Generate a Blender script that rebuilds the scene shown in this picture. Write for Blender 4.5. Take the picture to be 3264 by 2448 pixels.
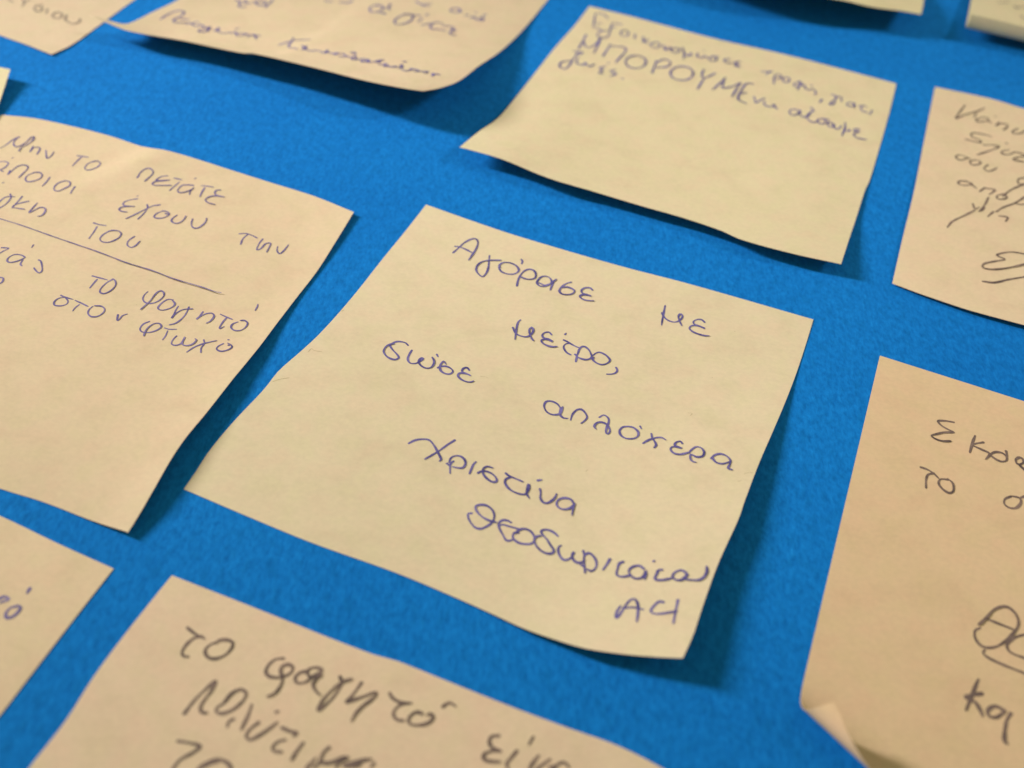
# Sticky notes with Greek handwriting on a blue board, close-up.  1 Blender unit = 1 metre.
import bpy, math, random
import numpy as np
from mathutils import Vector, Matrix
for o in list(bpy.data.objects): bpy.data.objects.remove(o)
sc = bpy.context.scene
COL = sc.collection
MM = 0.001

# ------------------------------------------------------------------ camera
cam_d = bpy.data.cameras.new('camera'); cam = bpy.data.objects.new('camera', cam_d); COL.objects.link(cam)
PITCH, ROLL, HEIGHT, FPX = 0.833229, 0.084688, 118.7394, 3150.09        # radians, radians, mm above the board, focal length in photo pixels
cp, sp, c_, s_ = math.cos(PITCH), math.sin(PITCH), math.cos(ROLL), math.sin(ROLL)
fw = Vector((0, cp, -sp)); rt = Vector((1, 0, 0)); up = rt.cross(fw)
r_ = rt*c_ + up*s_; u_ = up*c_ - rt*s_
M = Matrix((r_, u_, -fw)).transposed().to_4x4(); M.translation = Vector((0, 0, HEIGHT*MM))
cam.matrix_world = M
cam_d.sensor_width = 36; cam_d.lens = 36*FPX/3264
cam_d.clip_start = 0.002; cam_d.clip_end = 20
cam_d.dof.use_dof = True; cam_d.dof.focus_distance = 0.163; cam_d.dof.aperture_fstop = 13.5
sc.camera = cam

# ------------------------------------------------------------------ world and lamps
w = bpy.data.worlds.new('World'); sc.world = w; w.use_nodes = True
bg = w.node_tree.nodes['Background']; bg.inputs[0].default_value = (1.0, .98, .56, 1); bg.inputs[1].default_value = .31
AIM = (0, 150, 0)
def tube(dx, dy, dist, aim, power, length, width, spread, colour):
    """a fluorescent ceiling fitting lying parallel to the rows of notes, seen from the board in direction (dx, dy, 1)"""
    d = bpy.data.lights.new('ceiling_light', 'AREA'); o = bpy.data.objects.new('ceiling_light', d); COL.objects.link(o)
    o.location = (Vector(AIM)+Vector((dx, dy, 1)).normalized()*dist)*MM
    z = (o.location-Vector(aim)*MM).normalized()                      # lamps shine along their -Z
    e = Vector((.943, -.334, 0)); x = (e-z*e.dot(z)).normalized(); y = z.cross(x)
    R = Matrix((x, y, z)).transposed().to_4x4(); R.translation = o.location; o.matrix_world = R
    d.shape = 'RECTANGLE'; d.size = length*MM; d.size_y = width*MM; d.energy = power; d.spread = math.radians(spread); d.color = colour
    return o
tube(-1.86, .50, 950, (12, 132, 0), .605, 280, 60, 33, (1.0, .92, .84))
tube(1.30, .06, 2100, (55, 260, 0), .30, 800, 130, 12, (1.0, .94, .86))
sc.view_settings.view_transform = 'Standard'; sc.view_settings.look = 'None'
sc.view_settings.exposure = 0.0; sc.view_settings.gamma = 1.0
sc.render.resolution_x = 1024; sc.render.resolution_y = 768
sc.cycles.max_bounces = 8; sc.cycles.diffuse_bounces = 5

# ------------------------------------------------------------------ materials
def nodes(name):
    m = bpy.data.materials.new(name); m.use_nodes = True; nt = m.node_tree
    for n in list(nt.nodes): nt.nodes.remove(n)
    return m, nt, nt.nodes.new('ShaderNodeOutputMaterial')
def N(nt, t, **k):
    n = nt.nodes.new(t)
    for a, v in k.items():
        if a == 'inp':
            for i, x in v.items(): n.inputs[i].default_value = x
        else: setattr(n, a, v)
    return n
def noise(nt, co, scale, detail=4, rough=.55, dist=0.):
    n = N(nt, 'ShaderNodeTexNoise', inp={'Scale': scale, 'Detail': detail, 'Roughness': rough, 'Distortion': dist})
    nt.links.new(co, n.inputs['Vector']); return n.outputs['Fac']
def ramp(nt, fac, stops):
    r = N(nt, 'ShaderNodeValToRGB'); e = r.color_ramp.elements
    while len(e) < len(stops): e.new(.5)
    for i, (p, c) in enumerate(stops): e[i].position = p; e[i].color = (*c, 1)
    nt.links.new(fac, r.inputs[0]); return r.outputs[0]
def mix(nt, a, b, fac, mode='MIX'):
    m = N(nt, 'ShaderNodeMix', data_type='RGBA', blend_type=mode)
    for v, s in ((a, m.inputs[6]), (b, m.inputs[7]), (fac, m.inputs[0])):
        if hasattr(v, 'links'): nt.links.new(v, s)
        else: s.default_value = v if not isinstance(v, tuple) else (*v, 1)
    return m.outputs[2]

def board_material():
    m, nt, out = nodes('blue_card'); tc = N(nt, 'ShaderNodeTexCoord'); co = tc.outputs['Object']
    mp = N(nt, 'ShaderNodeMapping'); mp.inputs['Rotation'].default_value = (0, 0, .5); mp.inputs['Scale'].default_value = (1, .62, 1); nt.links.new(co, mp.inputs[0])
    fine = noise(nt, mp.outputs[0], 1500, 5, .62, .15)        # short fibres, about 1 mm
    mid = noise(nt, mp.outputs[0], 700, 4, .6, .1)          # cloudy pulp
    big = noise(nt, co, 30, 3, .5)
    c1 = ramp(nt, mid, [(.32, (.0045, .141, .485)), (.50, (.0055, .160, .557)), (.70, (.0065, .181, .613))])
    c2 = ramp(nt, fine, [(.30, (.60, .74, .80)), (.50, (1., 1., 1.)), (.72, (1.45, 1.22, 1.14))])
    c3 = ramp(nt, big, [(.3, (.90, .93, .95)), (.7, (1.08, 1.06, 1.03))])
    c = mix(nt, c1, c2, .85, 'MULTIPLY'); c = mix(nt, c, c3, 1., 'MULTIPLY')
    for k, (rot, sc_) in enumerate(((.9, (2600, 330, 1)), (-.25, (2300, 290, 1)), (2.2, (2500, 310, 1)))):   # pressed fibres lying in several directions
        mf = N(nt, 'ShaderNodeMapping'); mf.inputs['Rotation'].default_value = (0, 0, rot); mf.inputs['Scale'].default_value = tuple(x/1000 for x in sc_); nt.links.new(co, mf.inputs[0])
        fb = noise(nt, mf.outputs[0], 1000, 2, .5, .3)
        c = mix(nt, c, ramp(nt, fb, [(.28, (.72, .84, .88)), (.42, (1, 1, 1)), (.62, (1, 1, 1)), (.76, (1.45, 1.17, 1.10))]), .6, 'MULTIPLY')
    p = N(nt, 'ShaderNodeBsdfPrincipled', inp={'Roughness': .9}); p.inputs['Specular IOR Level'].default_value = .05
    nt.links.new(c, p.inputs['Base Color'])
    b = N(nt, 'ShaderNodeBump', inp={'Strength': .5, 'Distance': .00012}); nt.links.new(fine, b.inputs['Height']); nt.links.new(b.outputs[0], p.inputs['Normal'])
    nt.links.new(p.outputs[0], out.inputs[0]); return m

def paper_material(name, tint):
    m, nt, out = nodes(name); tc = N(nt, 'ShaderNodeTexCoord'); co = tc.outputs['Object']
    mp = N(nt, 'ShaderNodeMapping'); mp.inputs['Rotation'].default_value = (0, 0, .35); mp.inputs['Scale'].default_value = (.75, 1, 1); nt.links.new(co, mp.inputs[0])
    cloud = noise(nt, mp.outputs[0], 170, 4, .60, .4)        # look-through of the pulp, several mm
    hue = noise(nt, co, 240, 3, .5)
    fine = noise(nt, mp.outputs[0], 1500, 4, .6, .3)
    c = mix(nt, tuple(tint), ramp(nt, cloud, [(.28, (.95, .945, .93)), (.50, (1, 1, 1)), (.74, (1.02, 1.022, 1.03))]), 1., 'MULTIPLY')
    c = mix(nt, c, ramp(nt, hue, [(.34, (1.01, .978, .992)), (.5, (1, 1, 1)), (.66, (.985, 1.006, .972))]), 1., 'MULTIPLY')
    c = mix(nt, c, ramp(nt, fine, [(.3, (.955, .955, .95)), (.7, (1.03, 1.03, 1.03))]), 1., 'MULTIPLY')
    p = N(nt, 'ShaderNodeBsdfPrincipled', inp={'Roughness': .7}); p.inputs['Specular IOR Level'].default_value = .22
    t = N(nt, 'ShaderNodeBsdfTranslucent'); nt.links.new(c, p.inputs['Base Color']); nt.links.new(c, t.inputs['Color'])
    b = N(nt, 'ShaderNodeBump', inp={'Strength': .35, 'Distance': .00005}); nt.links.new(fine, b.inputs['Height']); nt.links.new(b.outputs[0], p.inputs['Normal'])
    ms = N(nt, 'ShaderNodeMixShader', inp={0: .25}); nt.links.new(p.outputs[0], ms.inputs[1]); nt.links.new(t.outputs[0], ms.inputs[2])
    nt.links.new(ms.outputs[0], out.inputs[0]); return m

def ink_material(name, dark, light):
    """pen ink: denser where the ball pressed, skipping lightly over the fibres"""
    m, nt, out = nodes(name); tc = N(nt, 'ShaderNodeTexCoord'); co = tc.outputs['Object']
    a = noise(nt, co, 420, 3, .6); b = noise(nt, co, 3200, 3, .6)
    ad = N(nt, 'ShaderNodeMath', operation='MULTIPLY_ADD', inp={1: .45}); nt.links.new(b, ad.inputs[0]); nt.links.new(a, ad.inputs[2])
    c = ramp(nt, ad.outputs[0], [(.50, dark), (.92, light)])
    p = N(nt, 'ShaderNodeBsdfPrincipled', inp={'Roughness': .5}); p.inputs['Specular IOR Level'].default_value = .3
    nt.links.new(c, p.inputs['Base Color']); nt.links.new(p.outputs[0], out.inputs[0]); return m
INK = {'blue': ink_material('blue_ink', (.044, .037, .190), (.18, .155, .41)),
       'violet': ink_material('violet_ink', (.058, .048, .205), (.215, .175, .39)),
       'dark': ink_material('dark_ink', (.062, .044, .052), (.235, .165, .15)),
       'grey': ink_material('grey_ink', (.16, .125, .125), (.33, .26, .22)),
       'fibre': ink_material('paper_fibre', (.46, .37, .22), (.62, .52, .33))}

# ------------------------------------------------------------------ builders
def obj(name, verts, faces, mat, parent=None, smooth=True):
    me = bpy.data.meshes.new(name); me.from_pydata([tuple(v) for v in verts], [], faces)
    me.materials.append(mat); me.update()
    if smooth: me.polygons.foreach_set('use_smooth', [True]*len(me.polygons))
    o = bpy.data.objects.new(name, me); COL.objects.link(o)
    if parent: o.parent = parent
    return o
def curve(pts, n, dense=12):
    p = np.array(pts, float)
    if len(p) > 2:
        q = np.vstack([2*p[0]-p[1], p, 2*p[-1]-p[-2]]); out = []
        for i in range(1, len(q)-2):
            p0, p1, p2, p3 = q[i-1:i+3]
            a, b, c = (np.linalg.norm(y-x)+1e-9 for x, y in ((p0, p1), (p1, p2), (p2, p3)))
            m1 = (p2-p0)/(a+b)*b; m2 = (p3-p1)/(b+c)*b
            for k in range(dense):
                t = k/dense; t2 = t*t; t3 = t2*t
                out.append((2*t3-3*t2+1)*p1+(t3-2*t2+t)*m1+(-2*t3+3*t2)*p2+(t3-t2)*m2)
        out.append(p[-1]); p = np.array(out)
    s = np.r_[0, np.cumsum(np.linalg.norm(np.diff(p, axis=0), axis=1))]
    if n is None: n = max(3, int(s[-1]/.22)+2)
    t = np.linspace(0, s[-1], n)
    return np.stack([np.interp(t, s, p[:, k]) for k in range(p.shape[1])], 1)
NG = 49
def sheet_from_edges(top, right, bottom, left):
    """a sheet spanned between its four curled edges"""
    T, B, L, R = curve(top, NG), curve(bottom, NG), curve(left, NG), curve(right, NG)
    u = np.linspace(0, 1, NG)[None, :, None]; v = np.linspace(0, 1, NG)[:, None, None]
    G = (1-v)*T[None]+v*B[None]+(1-u)*L[:, None]+u*R[:, None]-((1-u)*(1-v)*T[0]+u*(1-v)*T[-1]+(1-u)*v*B[0]+u*v*B[-1])
    k = .05; G[..., 2] = .07+k*np.logaddexp(0, (G[..., 2]-.12)/k)     # the sheet never dips into the board
    return G
def ease(x): x = np.clip(x, 0, 1); return x*x*(3-2*x)
def bend(dist, L, turn, p):
    """profile of a curl that tightens towards its free end: distance along the paper -> (forward, up)"""
    t = np.linspace(0, 1.3, 1301); th = np.radians(turn)*t**p; m = (th[1:]+th[:-1])/2
    cx = np.r_[0, np.cumsum(np.cos(m))]*L/1000; cz = np.r_[0, np.cumsum(np.sin(m))]*L/1000
    q = np.maximum(dist, 0)/L
    return np.where(dist > 0, np.interp(q, t, cx), dist), np.where(dist > 0, np.interp(q, t, cz), 0)
def sheet_rolled(o, a, fp, fn, L, turn, p, lift, lv, S=76.):
    """a square sheet that curls up beyond the line through fp with normal fn"""
    a = math.radians(a); e = np.array([math.cos(a), math.sin(a), 0]); d = np.array([math.sin(a), -math.cos(a), 0])
    g = np.linspace(0, 1, NG); U, V = np.meshgrid(g, g); V = 1-(1-V)**1.6; U = U**1.6
    u = U*S; v = V*S; dist = (u-fp[0])*fn[0]+(v-fp[1])*fn[1]
    x, z = bend(dist, L, turn, p)
    uu = u+(x-dist)*fn[0]; vv = v+(x-dist)*fn[1]
    z = z+lift*ease((v-lv[0])/(lv[1]-lv[0]))+.09
    return np.array([*o, 0.])+uu[..., None]*e+vv[..., None]*d+z[..., None]*np.array([0, 0, 1.])
def normals(G):
    du = np.gradient(G, axis=1); dv = np.gradient(G, axis=0)
    n = np.cross(dv, du); n /= np.linalg.norm(n, axis=2, keepdims=True)+1e-12
    return n
def sample(A, u, v):
    """bilinear lookup in a grid, u and v in grid units"""
    i = np.clip(np.floor(u).astype(int), 0, NG-2); j = np.clip(np.floor(v).astype(int), 0, NG-2)
    a = (u-i)[:, None]; b = (v-j)[:, None]
    return (A[j, i]*(1-a)*(1-b)+A[j, i+1]*a*(1-b)+A[j+1, i]*(1-a)*b+A[j+1, i+1]*a*b)
THICK = .055
def make_note(G, origin, mat, label):
    """the sheet of one note: top face, back face and cut edge; its object sits at the note's top left corner"""
    n = normals(G); top = (G-origin)*MM; bot = (G-n*THICK-origin)*MM; K = NG*NG
    V = np.vstack([top.reshape(-1, 3), bot.reshape(-1, 3)]); F = []
    ix = lambda j, i: j*NG+i
    for j in range(NG-1):
        for i in range(NG-1):
            a, b, c, d = ix(j, i), ix(j+1, i), ix(j+1, i+1), ix(j, i+1)
            F.append((a, b, c, d)); F.append((a+K, d+K, c+K, b+K))
    rim = [ix(0, i) for i in range(NG)]+[ix(j, NG-1) for j in range(1, NG)]+[ix(NG-1, i) for i in range(NG-2, -1, -1)]+[ix(j, 0) for j in range(NG-2, 0, -1)]
    nv = len(V); ex = np.vstack([V[rim], V[[r+K for r in rim]]]); m = len(rim); V = np.vstack([V, ex])
    for k in range(m):
        q = (k+1) % m; F.append((nv+k, nv+q, nv+m+q, nv+m+k))
    o = obj('sticky_note', V.tolist(), F, mat); o.location = Vector(origin)*MM
    o['label'] = label; o['category'] = 'sticky note'; o['group'] = 'pale yellow sticky notes stuck on the blue board'
    return o, n
rng = random.Random(7)
def ribbon(V, F, P, Nn, width, lift):
    """one pen stroke as a flat ribbon lying on the paper, with pen pressure and round ends"""
    n = len(P); T = np.gradient(P, axis=0); T /= np.linalg.norm(T, axis=1, keepdims=True)+1e-12
    S = np.cross(Nn, T); S /= np.linalg.norm(S, axis=1, keepdims=True)+1e-12
    ph, ph2 = rng.random()*6.3, rng.random()*6.3; s = np.linspace(0, n*.22, n)
    wd = width/2*(1+.17*np.sin(s*1.15+ph)+.10*np.sin(s*2.9+ph2)); tail = np.clip((s[-1]-s)/.8, 0, 1); wd *= .68+.32*tail**.6
    off = (lift+np.arange(n)*.0012)[:, None]
    Q = P+Nn*off; b = len(V); w_ = wd[:, None]
    rows = [Q-S*w_, Q, Q+S*w_]
    caps = []
    for e_, sg in ((0, -1), (-1, 1)):
        for f in (.55, .92):
            r = math.sqrt(1-f*f); c = Q[e_]+T[e_]*sg*wd[e_]*f
            caps.append((e_, f, np.stack([c-S[e_]*wd[e_]*r, c, c+S[e_]*wd[e_]*r])))
    order = [caps[1][2], caps[0][2]]+[np.stack([rows[0][k], rows[1][k], rows[2][k]]) for k in range(n)]+[caps[2][2], caps[3][2]]
    for r in order: V.extend(r.tolist())
    for k in range(len(order)-1):
        for c in (0, 1):
            a = b+3*k+c; F.append((a, a+1, a+4, a+3))
def make_word(name, note, origin, G, n, strokes, mat, width, label=None):
    V, F = [], []
    for k, st in enumerate(strokes):
        uv = curve(np.array(st, float)/100., 400 if len(st) > 9 else 200)
        P = sample(G, uv[:, 0], uv[:, 1])
        L = np.linalg.norm(np.diff(P, axis=0), axis=1).sum(); m = max(3, int(L/.22)+2)
        t = np.linspace(0, len(P)-1, m); P = np.stack([np.interp(t, np.arange(len(P)), P[:, c]) for c in range(3)], 1)
        uv = np.stack([np.interp(t, np.arange(len(uv)), uv[:, c]) for c in range(2)], 1)
        Nn = sample(n, uv[:, 0], uv[:, 1])
        ribbon(V, F, P-origin, Nn, width, .02+.004*k)
    o = obj(name, (np.array(V)*MM).tolist(), F, mat, note)
    if label: o['label'] = label
    return o

# ------------------------------------------------------------------ the blue board
BW, BD = 700, 560
bm_v = [(-BW/2, -180, 0), (BW/2, -180, 0), (BW/2, BD, 0), (-BW/2, BD, 0)]
board_v = [(x*MM, y*MM, 0) for x, y, z in bm_v]+[(x*MM, y*MM, -.003) for x, y, z in bm_v]
board = obj('board', board_v, [(0, 1, 2, 3), (7, 6, 5, 4), (0, 4, 5, 1), (1, 5, 6, 2), (2, 6, 7, 3), (3, 7, 4, 0)], board_material(), smooth=False)
board['kind'] = 'structure'

# ------------------------------------------------------------------ the notes
# each note: paper tint, label, its sheet (edges in mm on the board) and its pen strokes (in hundredths of a grid cell)
NOTES = [
 dict(tint=(0.8, 0.69, 0.515), label='creased middle sticky note with blue ballpoint words and the mark A4 in its corner',
  top=[(-19.41, 152.41, 0.12), (-4.61, 146.51, 0.12), (6.61, 142.73, 0.12), (19.18, 138.90, 0.12), (30.29, 135.96, 0.12), (52.14, 129.26, 0.12)],
  right=[(52.14, 129.26, 0.12), (49.79, 122.47, 0.12), (47.17, 115.29, 0.24), (44.52, 108.66, 0.64), (41.28, 101.05, 1.28), (38.44, 94.50, 1.84), (35.23, 86.37, 2.32), (34.17, 83.45, 2.48), (30.55, 75.46, 2.72), (27.88, 68.47, 3.04), (26.18, 63.69, 3.28), (24.62, 60.23, 3.52)],
  bottom=[(-45.99, 81.91, 0.12), (-35.88, 78.21, 0.12), (-26.10, 74.79, 0.12), (-13.65, 71.10, 0.12), (-6.33, 68.45, 0.24), (-0.08, 65.92, 0.48), (4.27, 63.98, 0.80), (9.34, 62.22, 1.36), (12.63, 61.28, 1.84), (17.75, 60.58, 2.56), (21.76, 60.31, 3.12), (24.62, 60.23, 3.52)],
  left=[(-19.41, 152.41, 0.12), (-21.99, 144.78, 0.12), (-25.36, 135.37, 0.12), (-28.29, 126.64, 0.24), (-30.78, 119.54, 0.56), (-32.95, 114.12, 0.80), (-34.91, 110.26, 0.88), (-37.47, 105.74, 0.80), (-38.91, 101.75, 0.64), (-42.06, 94.88, 0.40), (-44.24, 89.02, 0.24), (-45.14, 85.31, 0.12), (-45.99, 81.91, 0.12)],
  words=[
   ('handwritten_word', 'blue', 0.335, 'handwritten Greek word "Αγόρασε"', [[(677,634),(693,551),(721,407),(768,311),(812,284),(858,324),(885,422),(893,538),(894,670)],[(647,525),(695,507),(781,512),(873,531)],[(1078,483),(1107,562),(1149,674),(1169,772),(1158,855),(1103,839),(1049,792),(1024,714),(1044,628),(1104,567),(1227,501)],[(1252,598),(1270,639),(1320,680),(1392,686),(1462,652),(1488,590),(1468,542),(1410,503),(1332,496),(1270,527),(1249,591),(1275,619)],[(1440,380),(1463,402),(1471,449)],[(1570,829),(1547,743),(1535,650),(1547,554),(1589,501),(1642,501),(1689,553),(1701,621),(1656,666),(1598,678),(1540,664)],[(1906,614),(1873,556),(1812,532),(1763,567),(1748,648),(1763,698),(1814,722),(1872,687),(1906,614),(1933,536)],[(1921,599),(1928,677),(1938,737)],[(1779,674),(1846,686),(1895,640)],[(2104,510),(2067,547),(2035,627),(2035,708),(2079,743),(2145,728),(2189,684),(2190,636),(2152,613),(2090,610),(2040,641)],[(2370,536),(2332,514),(2279,538),(2259,596),(2283,633),(2334,633),(2398,643),(2337,644),(2285,668),(2279,706),(2329,731),(2388,727),(2446,705)]]),
   ('handwritten_word', 'blue', 0.335, 'handwritten Greek word "με"', [[(3204,462),(3216,541),(3232,640),(3260,784)],[(3206,591),(3249,647),(3308,681),(3376,677),(3414,641),(3432,588),(3429,545),(3399,524),(3390,569),(3414,626),(3465,699)],[(3684,543),(3642,517),(3598,534),(3567,580),(3583,617),(3634,624),(3716,639),(3635,631),(3573,651),(3554,703),(3600,741),(3671,753),(3737,750),(3790,732)]]),
   ('handwritten_word', 'blue', 0.335, 'handwritten Greek word "μέτρο" with a comma', [[(2370,1435),(2415,1443),(2465,1460),(2520,1474),(2575,1478)],[(2437,1462),(2412,1485),(2406,1527),(2429,1567),(2473,1604),(2522,1617)],[(2609,1690),(2590,1628),(2582,1560),(2574,1500),(2584,1452),(2613,1438),(2667,1464),(2708,1510),(2733,1549),(2728,1587),(2697,1618),(2647,1627),(2611,1622)],[(2561,1592),(2584,1602),(2609,1676)],[(2742,1523),(2753,1487),(2784,1455),(2833,1458),(2885,1481),(2930,1525),(2923,1570),(2891,1612),(2853,1625),(2795,1613),(2753,1582),(2758,1552)],[(3027,1600),(3048,1625),(3055,1657),(3040,1691),(3006,1717),(2972,1732)],[(2351,1348),(2355,1325)],[(1826,1335),(1816,1370),(1835,1465),(1892,1646)],[(1798,1483),(1864,1556),(1929,1570),(1984,1560),(2016,1516),(2019,1441),(1986,1396),(1971,1433),(1997,1495),(2048,1560),(2078,1583)],[(2221,1415),(2182,1389),(2142,1414),(2132,1463),(2166,1499),(2213,1492),(2275,1512),(2210,1508),(2156,1533),(2171,1570),(2234,1592),(2300,1587),(2344,1562)]]),
   ('handwritten_word', 'blue', 0.335, 'handwritten Greek word "σώσε"', [[(910,2232),(863,2212),(783,2236),(750,2289),(746,2328),(803,2372),(885,2416),(919,2449),(897,2490),(830,2498),(762,2469),(726,2429),(718,2359),(741,2309),(769,2286)],[(983,2282),(991,2351),(1012,2421),(1062,2460),(1112,2441),(1138,2398),(1152,2340),(1130,2337),(1127,2397),(1171,2439),(1239,2454),(1283,2425),(1286,2366),(1266,2318),(1225,2280)],[(1245,2215),(1273,2241)],[(1349,2392),(1368,2361),(1422,2334),(1490,2351),(1516,2382),(1499,2426),(1447,2437),(1391,2414),(1357,2359),(1352,2303),(1359,2278),(1400,2309)],[(1657,2285),(1620,2260),(1590,2288),(1599,2335),(1642,2343),(1710,2353),(1645,2349),(1587,2369),(1589,2411),(1639,2444),(1707,2454),(1749,2441),(1769,2415)]]),
   ('handwritten_word', 'blue', 0.335, 'handwritten Greek word "απλόχερα"', [[(2731,2396),(2674,2352),(2604,2343),(2561,2370),(2568,2442),(2631,2505),(2699,2511),(2752,2471),(2750,2402),(2740,2367)],[(2725,2383),(2758,2476),(2806,2507),(2850,2497)],[(2886,2504),(2872,2422),(2889,2345),(2928,2322),(2995,2365),(3022,2406),(3014,2463),(2998,2503)],[(3133,2347),(3162,2299),(3220,2321),(3243,2370),(3252,2441),(3268,2507),(3291,2525),(3301,2484),(3270,2432),(3232,2406),(3172,2404),(3137,2436),(3134,2489),(3163,2513)],[(3447,2337),(3396,2372),(3385,2429),(3417,2480),(3477,2500),(3551,2472),(3577,2418),(3551,2363),(3488,2334),(3438,2343)],[(3550,2289),(3574,2316)],[(3658,2495),(3693,2435),(3746,2381),(3798,2355),(3850,2371)],[(3688,2342),(3718,2396),(3760,2436),(3785,2476),(3777,2512)],[(4015,2360),(3987,2337),(3952,2369),(3956,2411),(3994,2418),(4037,2426),(3986,2424),(3935,2440),(3933,2476),(3975,2511),(4035,2512),(4085,2481),(4112,2458)],[(4114,2465),(4125,2419),(4156,2363),(4207,2364),(4253,2416),(4251,2474),(4199,2496),(4139,2479),(4151,2532),(4181,2565),(4217,2568)],[(4341,2476),(4363,2420),(4414,2391),(4479,2409),(4528,2461),(4534,2517),(4534,2567),(4576,2577)],[(4348,2467),(4402,2516),(4462,2521),(4511,2487),(4533,2460)]]),
   ('handwritten_word', 'blue', 0.335, 'first handwritten line of the signature', [[(1622,3437),(1653,3384),(1705,3344),(1776,3323),(1849,3364),(1912,3418),(1973,3473),(1995,3498),(1990,3521)],[(2002,3229),(1965,3308),(1929,3399),(1892,3479),(1856,3551)],[(2109,3470),(2098,3499),(2116,3549),(2152,3614)],[(2068,3518),(2102,3532)],[(2078,3496),(2068,3442),(2092,3403),(2138,3388),(2193,3410),(2225,3453),(2225,3505),(2191,3524),(2135,3534)],[(2303,3389),(2295,3426),(2304,3486),(2315,3544)],[(2382,3501),(2408,3465),(2463,3451),(2522,3462),(2572,3495),(2581,3525),(2546,3542),(2484,3526),(2432,3494),(2403,3445),(2419,3399),(2477,3390)],[(2617,3395),(2656,3410),(2719,3414),(2805,3419)],[(2672,3425),(2649,3459),(2660,3499),(2712,3541),(2775,3561),(2845,3561),(2891,3539),(2891,3478),(2875,3425)],[(2867,3429),(2880,3483),(2901,3534),(2946,3568)],[(2925,3346),(2954,3325)],[(2985,3429),(3011,3466),(3034,3521),(3077,3555),(3117,3548),(3145,3500),(3153,3453),(3147,3412)],[(3334,3441),(3297,3416),(3239,3424),(3197,3464),(3193,3510),(3228,3546),(3281,3547),(3326,3514),(3346,3467),(3341,3432),(3359,3504),(3381,3573)]]),
   ('handwritten_word', 'blue', 0.335, 'second handwritten line of the signature', [[(2550,3947),(2524,3964),(2543,4003),(2596,4050),(2651,4076),(2698,4066),(2736,4020),(2760,3962),(2752,3893),(2709,3839),(2643,3812),(2588,3822),(2549,3857),(2568,3896),(2636,3937),(2713,3953),(2794,3944)],[(2920,3886),(2883,3880),(2843,3892),(2823,3922),(2826,3959),(2864,4003),(2915,4046),(2958,4079),(2988,4071),(3010,4044)],[(2838,3960),(2860,3939),(2919,3932),(2994,3923),(3028,3921)],[(3029,3961),(2993,3968),(2994,4015),(3020,4042),(3077,4055),(3137,4039),(3177,4014),(3190,3967),(3159,3922),(3106,3894),(3052,3899),(3019,3928),(3000,3985)],[(3366,3835),(3320,3816),(3272,3811),(3227,3824),(3203,3853),(3230,3881),(3290,3911),(3342,3952),(3382,3979),(3396,4005),(3368,4038),(3316,4047),(3259,4032),(3212,4003),(3183,3957),(3193,3923),(3223,3901)],[(3431,3914),(3418,3933),(3426,3972),(3465,4020),(3507,4043),(3539,4030),(3562,3993),(3565,3946),(3560,3928),(3558,3968),(3585,4009),(3629,4027),(3665,4010),(3682,3984)],[(3634,3892),(3655,3923),(3677,3986),(3703,4039),(3732,4101)],[(3662,4030),(3700,4047)],[(3664,3926),(3684,3896),(3725,3906),(3772,3944),(3798,3998),(3794,4043),(3771,4068),(3732,4060)],[(3884,3893),(3877,3957),(3866,4021)],[(4002,3886),(3979,3908),(3979,3951),(3995,4031),(4041,4043),(4094,4020),(4112,4007)],[(3975,3909),(3978,3960)],[(4195,3917),(4149,3894),(4103,3914),(4080,3957),(4103,4004),(4158,4035),(4206,4020),(4226,3968),(4215,3932),(4236,3976),(4238,4028)],[(4250,3823),(4255,3815)],[(4354,3900),(4326,3906),(4318,3941),(4326,4011),(4374,4012),(4427,3993),(4458,3974)],[(4320,3921),(4323,3978)],[(4562,3900),(4518,3877),(4479,3893),(4457,3945),(4492,3987),(4543,3985),(4573,3937),(4576,3898),(4574,3966),(4635,3972),(4691,3965),(4725,3926),(4730,3866),(4712,3804)]]),
   ('handwritten_word', 'blue', 0.335, 'handwritten class mark "Α4"', [[(4131,4337),(4117,4411),(4132,4460),(4156,4394),(4170,4321),(4194,4258),(4227,4247),(4270,4303),(4289,4370),(4308,4468)],[(4158,4354),(4217,4334),(4267,4330),(4327,4338)],[(4468,4239),(4434,4235),(4404,4280),(4390,4345),(4435,4366),(4503,4352),(4601,4318)],[(4580,4202),(4590,4302),(4606,4443)]]),
   ('paper_fibre', 'fibre', 0.07, None, [[(69,2825),(66,2759),(100,2773),(186,2751)]]),
   ('paper_fibre', 'fibre', 0.07, None, [[(25,3332),(82,3267),(147,3215)]]),
   ('paper_fibre', 'fibre', 0.16, None, [[(12,2110),(26,2092)]]),
   ('paper_fibre', 'fibre', 0.06, None, [[(1799,2318),(1835,2304),(1886,2309)]]),
   ('paper_fibre', 'fibre', 0.08, None, [[(3291,3051),(3296,3026),(3306,3024)]]),
   ('paper_fibre', 'fibre', 0.08, None, [[(3929,1922),(3968,1914),(3961,1956)]]),
   ('paper_fibre', 'fibre', 0.08, None, [[(4699,2604),(4723,2584),(4777,2564)]]),
   ('paper_fibre', 'fibre', 0.08, None, [[(4672,2715),(4704,2694)]]),
   ('paper_fibre', 'fibre', 0.12, None, [[(4025,546),(4037,549)]]),
   ('paper_fibre', 'fibre', 0.1, None, [[(3994,1322),(4001,1323)]]),
  ]),
 dict(tint=(0.8, 0.695, 0.5), label='sticky note behind the middle one, violet writing along its top with big capitals',
  top=[(11.31, 237.36, 0.12), (21.35, 234.05, 0.12), (30.73, 230.53, 0.12), (42.97, 226.04, 0.12), (58.34, 221.63, 0.12), (71.85, 216.80, 0.12), (83.45, 212.42, 0.12)],
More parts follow.
